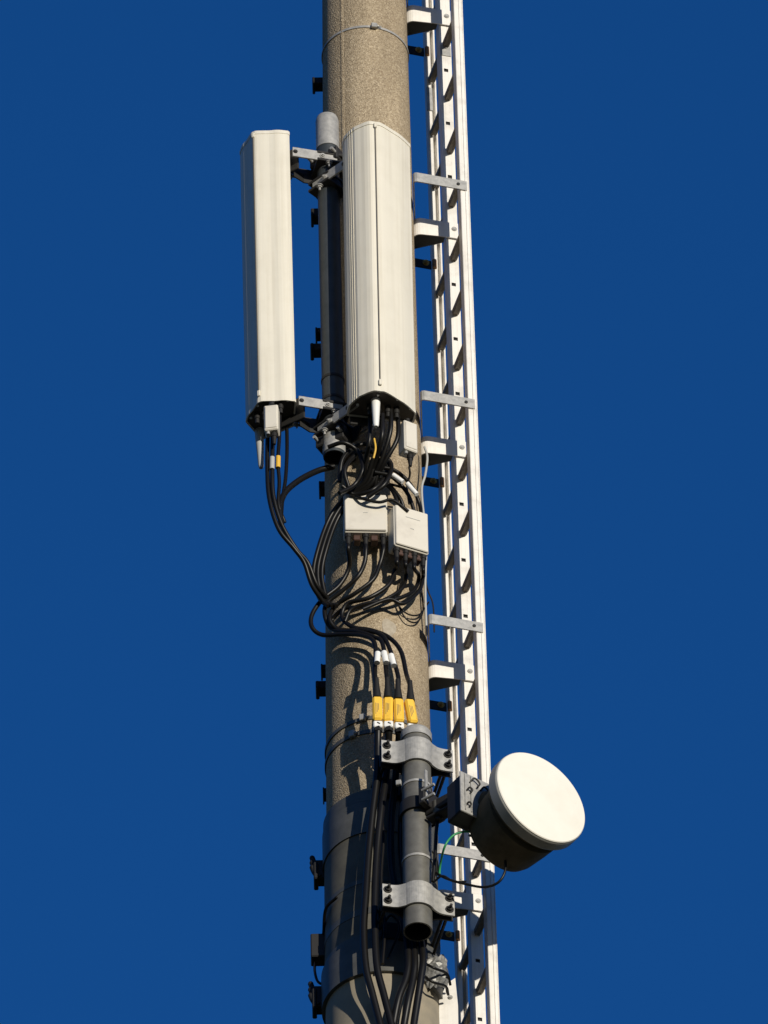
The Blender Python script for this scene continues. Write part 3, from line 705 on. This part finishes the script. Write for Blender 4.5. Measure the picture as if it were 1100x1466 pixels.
build('radio_housing', MB().lathe(bc, nd, [(.0,-.085),(.112,-.085),(.134,-.074),(.143,-.05),(.152,.02),(.158,.085),(.14,.10)], 56), BODYM, t)
Mx = Matrix((ld, -nd, up)).transposed()
pc = at(685, 1144, -.56)
build('mount_box', MB().box(pc-nd*.048, (.150,.086,.175), Mx, .006), DARK, t)
fp = build('mount_plate', MB().box(pc, (.16,.008,.19), Mx, .002), GALV, t)
for (x, z, r_) in ((-.02,.055,.020),(.02,.04,.014),(.015,-.02,.014),(.03,-.062,.020),(-.045,.01,.010),(-.05,-.06,.008)):
    build('hook', MB().tube(spline([pc+nd*.004+ld*(x-r_)+up*z, pc+nd*.016+ld*(x-r_*.3)+up*(z+r_), pc+nd*.016+ld*(x+r_*.8)+up*(z+r_*.3), pc+nd*.012+ld*(x+r_*.4)+up*(z-r_*.7)]), .0035, 8), DARK, fp)
for x in (-.062, -.036):
    build('rib', MB().box(pc+nd*.006+ld*x, (.004,.006,.17), Mx), GALV, fp)
build('neck', MB().tube([dc-nd*.10, pc-nd*.03+ld*.04], [.09,.06], 32), BODYM, t)
# pan bracket between pipe and radio
hp = pA + ax2*((at(598,1163,YQ)-pA).dot(ax2)); 
t2 = thing('dish_bracket', 'dark pivot bracket joining the dish to the grey pipe', 'bracket', hp)
dv = (pc-nd*.06-hp); dv.z = 0; dL = dv.length; dv.normalize(); sv = Vector((-dv.y,dv.x,0)); My = Matrix((dv,sv,up)).transposed()
build('pipe_jaw', MB().ring(hp, up, RP+.010, RP+.001, .055, 48), DARK, t2)
build('clamp_block', MB().box(hp+dv*(RP+.018), (.026,.13,.075), My, .003), DARK, t2)
build('arm', MB().box(hp+dv*(RP+(dL-RP)*.5)-up*.03, (dL-RP+.0,.04,.05), My, .004), DARK, t2)
build('arm', MB().box(hp+dv*(RP+(dL-RP)*.5)-up*.075, (dL-RP-.01,.05,.012), My, .003), DARK, t2)
build('pivot', MB().tube([hp+dv*(RP+.045)-up*.01, hp+dv*(RP+.045)-up*.075], .021, 18), PIPEM, t2)
build('nut', MB().tube([hp+dv*(RP+.045)-up*.075, hp+dv*(RP+.045)-up*.093], .014, 6, smooth=False), DARK, t2)
for z in (.02, -.025):
    q = MB().tube([hp-sv*.062+up*z-dv*.02+dv*(RP+.04), hp-sv*.062+up*z+dv*(RP+.075)], .006, 8); build('bolt', q, GALV, t2)
    q = MB().tube([hp+sv*.07+up*z-dv*.085, hp+sv*.07+up*z+dv*.07], .0055, 8); build('threaded_rod', q, DARK, t2)
build('strap_plate', MB().box(hp+dv*(RP+.03)-sv*.05+up*.045, (.008,.012,.15), My, .001), GALV, t2)
build('screw_housing', MB().box(at(571,1121,-.41), (.020,.014,.022), rotz(R(-15)), .002), GALV, t2)

cable('green earth wire hooked from pipe to dish housing', [at(629,1256,-.40), at(631,1236,-.43), at(637,1212,-.50), at(648,1197,-.50), at(662,1191,-.50), at(678,1191,-.49)], .0042, GREEN, cat='wire', group=None, name='earth_wire')
cable('black cable looping below the dish against the sky', [at(672,1196,-.42), at(700,1202,-.46), at(719,1220,-.48), at(724,1243,-.48), at(715,1262,-.47), at(695,1270,-.45), at(668,1266,-.43), at(640,1258,-.42), at(622,1248,-.40)], .0048)
cable('thin black cable below the looping one beside the lower clamp', [at(668,1262,-.42), at(650,1262,-.42), at(634,1254,-.42), at(622,1262,-.40)], .004)
cable('black cable running down behind right side of the grey pipe', [at(634,1150,-.40), at(626,1180,-.42), at(623,1225,-.42), at(620,1262,-.41)], .007)

# ------------------------------------------------------------------ cleats on the mast's left side
def cleat(label, px, py, Y, wpx, hgt, kind='block'):
    e = at(px, py, Y); t = thing('cable_cleat', label, 'cable clip', e, 'dark clips on the mast left side')
    Lx = wpx/391
    build('body', MB().box(e-Vector((Lx*.3,0,0)), (Lx*1.2,.05,hgt), None, .004), BLACKP, t)
    build('jaw', MB().box(e-Vector((Lx*.78,.0,hgt*.15)), (Lx*.3,.07,hgt*.9), None, .004), BLACKP, t)
    if kind == 'claw':
        for k in range(3):
            a = e + Vector((-Lx*.5, -.02*k+.02, hgt*(.5-.45*k)))
            build('claw', MB().tube(spline([a, a+Vector((-Lx*.35,0,.02)), a+Vector((-Lx*.55,0,.055))]), [.011]*7+[.010]*7+[.006], 8), BLACKP, t)
    return t
cleat('black clip on mast left edge near the top of the picture', 460, 121, .05, 14, .035)
cleat('black clip on mast left edge beside the mount pipe top', 458, 310, .05, 14, .045)
cleat('small black clip above a larger one behind the mount pipe', 460, 479, .06, 9, .03)
cleat('larger black clip behind the middle of the mount pipe', 461, 502, .05, 18, .035)
cleat('small black clip above a larger one on bare mast edge', 468, 961, .06, 9, .03)
cleat('larger black clip on bare mast edge left of yellow sleeves', 469, 986, .05, 18, .04)
cleat('tiny black clip on mast edge left of the dish', 469, 1138, .05, 7, .03)
cleat('spiky black clip on mast edge beside the broad collar', 470, 1250, .03, 22, .09, 'claw')
cleat('small black clip behind the cables at mast left edge', 467, 812, .05, 10, .04)
cleat('small black clip beside mount pipe foot', 466, 700, .05, 10, .04)
cleat('spiky black clip at the bottom left of the mast', 468, 1432, .03, 22, .10, 'claw')
c = at(456, 1360, .02); t = thing('terminal_box', 'dark small box with a hanging lead on mast left edge', 'box', c)
build('housing', MB().box(c, (.055,.06,.11), None, .004), DARK, t)
build('lead', MB().tube(spline([c+Vector((-.012,0,-.055)), c+Vector((-.014,0,-.10)), c+Vector((-.004,0,-.15)), c+Vector((.02,0,-.17))]), .005, 8), BLACK, t)
build('hook', MB().tube(spline([c+Vector((.02,-.03,.05)), c+Vector((.03,-.12,.09)), c+Vector((.07,-.17,.10))]), .006, 8), BLACK, t)

# crumpled sheet cover at lower right of the mast
def wrap(label, cx, cy, Y, sx, sz, seed):
    rnd = random.Random(seed); q = MB(); c = at(cx, cy, Y); nu, nv = 12, 9; vs = []
    for j in range(nv):
        for i in range(nu):
            a = -1.4+2.8*i/(nu-1); z = (j/(nv-1)-.5)*2
            r_ = sx*(.8+.3*math.cos(z*1.3))*(1+rnd.uniform(-.16,.16))
            vs.append(c+Vector((math.sin(a+.5)*r_, -math.cos(a+.5)*r_*.8, z*sz+rnd.uniform(-.012,.012))))
    q.add(vs, [(j*nu+i, j*nu+i+1, (j+1)*nu+i+1, (j+1)*nu+i) for j in range(nv-1) for i in range(nu-1)], False)
    o = build('foil_wrap', q, mat('crumpled_grey_sheet', (.27,.265,.25), .45, .2, spot=(.4,.6), spot_col=(.10,.10,.095), scale=35)); return tag(o, label, 'wrap')
wrap('crumpled silvery wrap tied at the mast right edge below the pipe', 622, 1398, -.12, .045, .075, 3)
cable('dark tie cord wound round the silvery wrap', [at(606,1378,-.20), at(622,1386,-.21), at(640,1394,-.15), at(645,1410,-.10)], .005)
cable('second dark tie cord below the first on the silvery wrap', [at(606,1396,-.20), at(620,1406,-.20), at(638,1412,-.15), at(642,1424,-.10)], .005)

# pale cover plate between mast and ladder at the very bottom
t = thing('cover_plate', 'pale flat cover plate between mast and ladder at the bottom edge', 'cover', at(640,1480,-.06))
q = MB(); pp_ = [at(x, y, -.06) for x, y in ((629,1432),(640,1408),(652,1400),(656,1440),(657,1500),(629,1500))]
q.add([p for p in pp_]+[p+Vector((0,.012,0)) for p in pp_], [(0,1,2,3,4,5),(11,10,9,8,7,6)]+[(k,(k+1)%6,6+(k+1)%6,6+k) for k in range(6)])
build('plate', q, WHITE, t)
build('bolt', MB().bolt(at(645,1428,-.061), (0,-1,0), .006, .006, 0), GALV, t)

coils = [((486,690),(492,655),(520,636),(548,648),(554,676),(536,700),(508,708),(490,696)), ((500,700),(494,672),(512,650),(538,648),(560,664),(552,692),(526,712)),
         ((474,720),(484,694),(506,676),(530,668),(548,680),(544,700)), ((470,640),(492,634),(512,646),(520,670),(508,694),(486,706)), ((560,612),(552,636),(528,652),(504,664),(488,688),(478,716))]
cn_ = ['large black cable coil hanging in the shade below the mount pipe', 'second black cable coil nested in the shaded tangle', 'black cable curling round the foot of the mount pipe', 'black cable slanting from the wide antenna into the shaded tangle']
for k, P in enumerate(coils[:2]+coils[3:4]):
    cable(cn_[k], [at(x, y, -.29-.018*k-(.02 if j % 2 else 0)) for j, (x, y) in enumerate(P)], .0085)
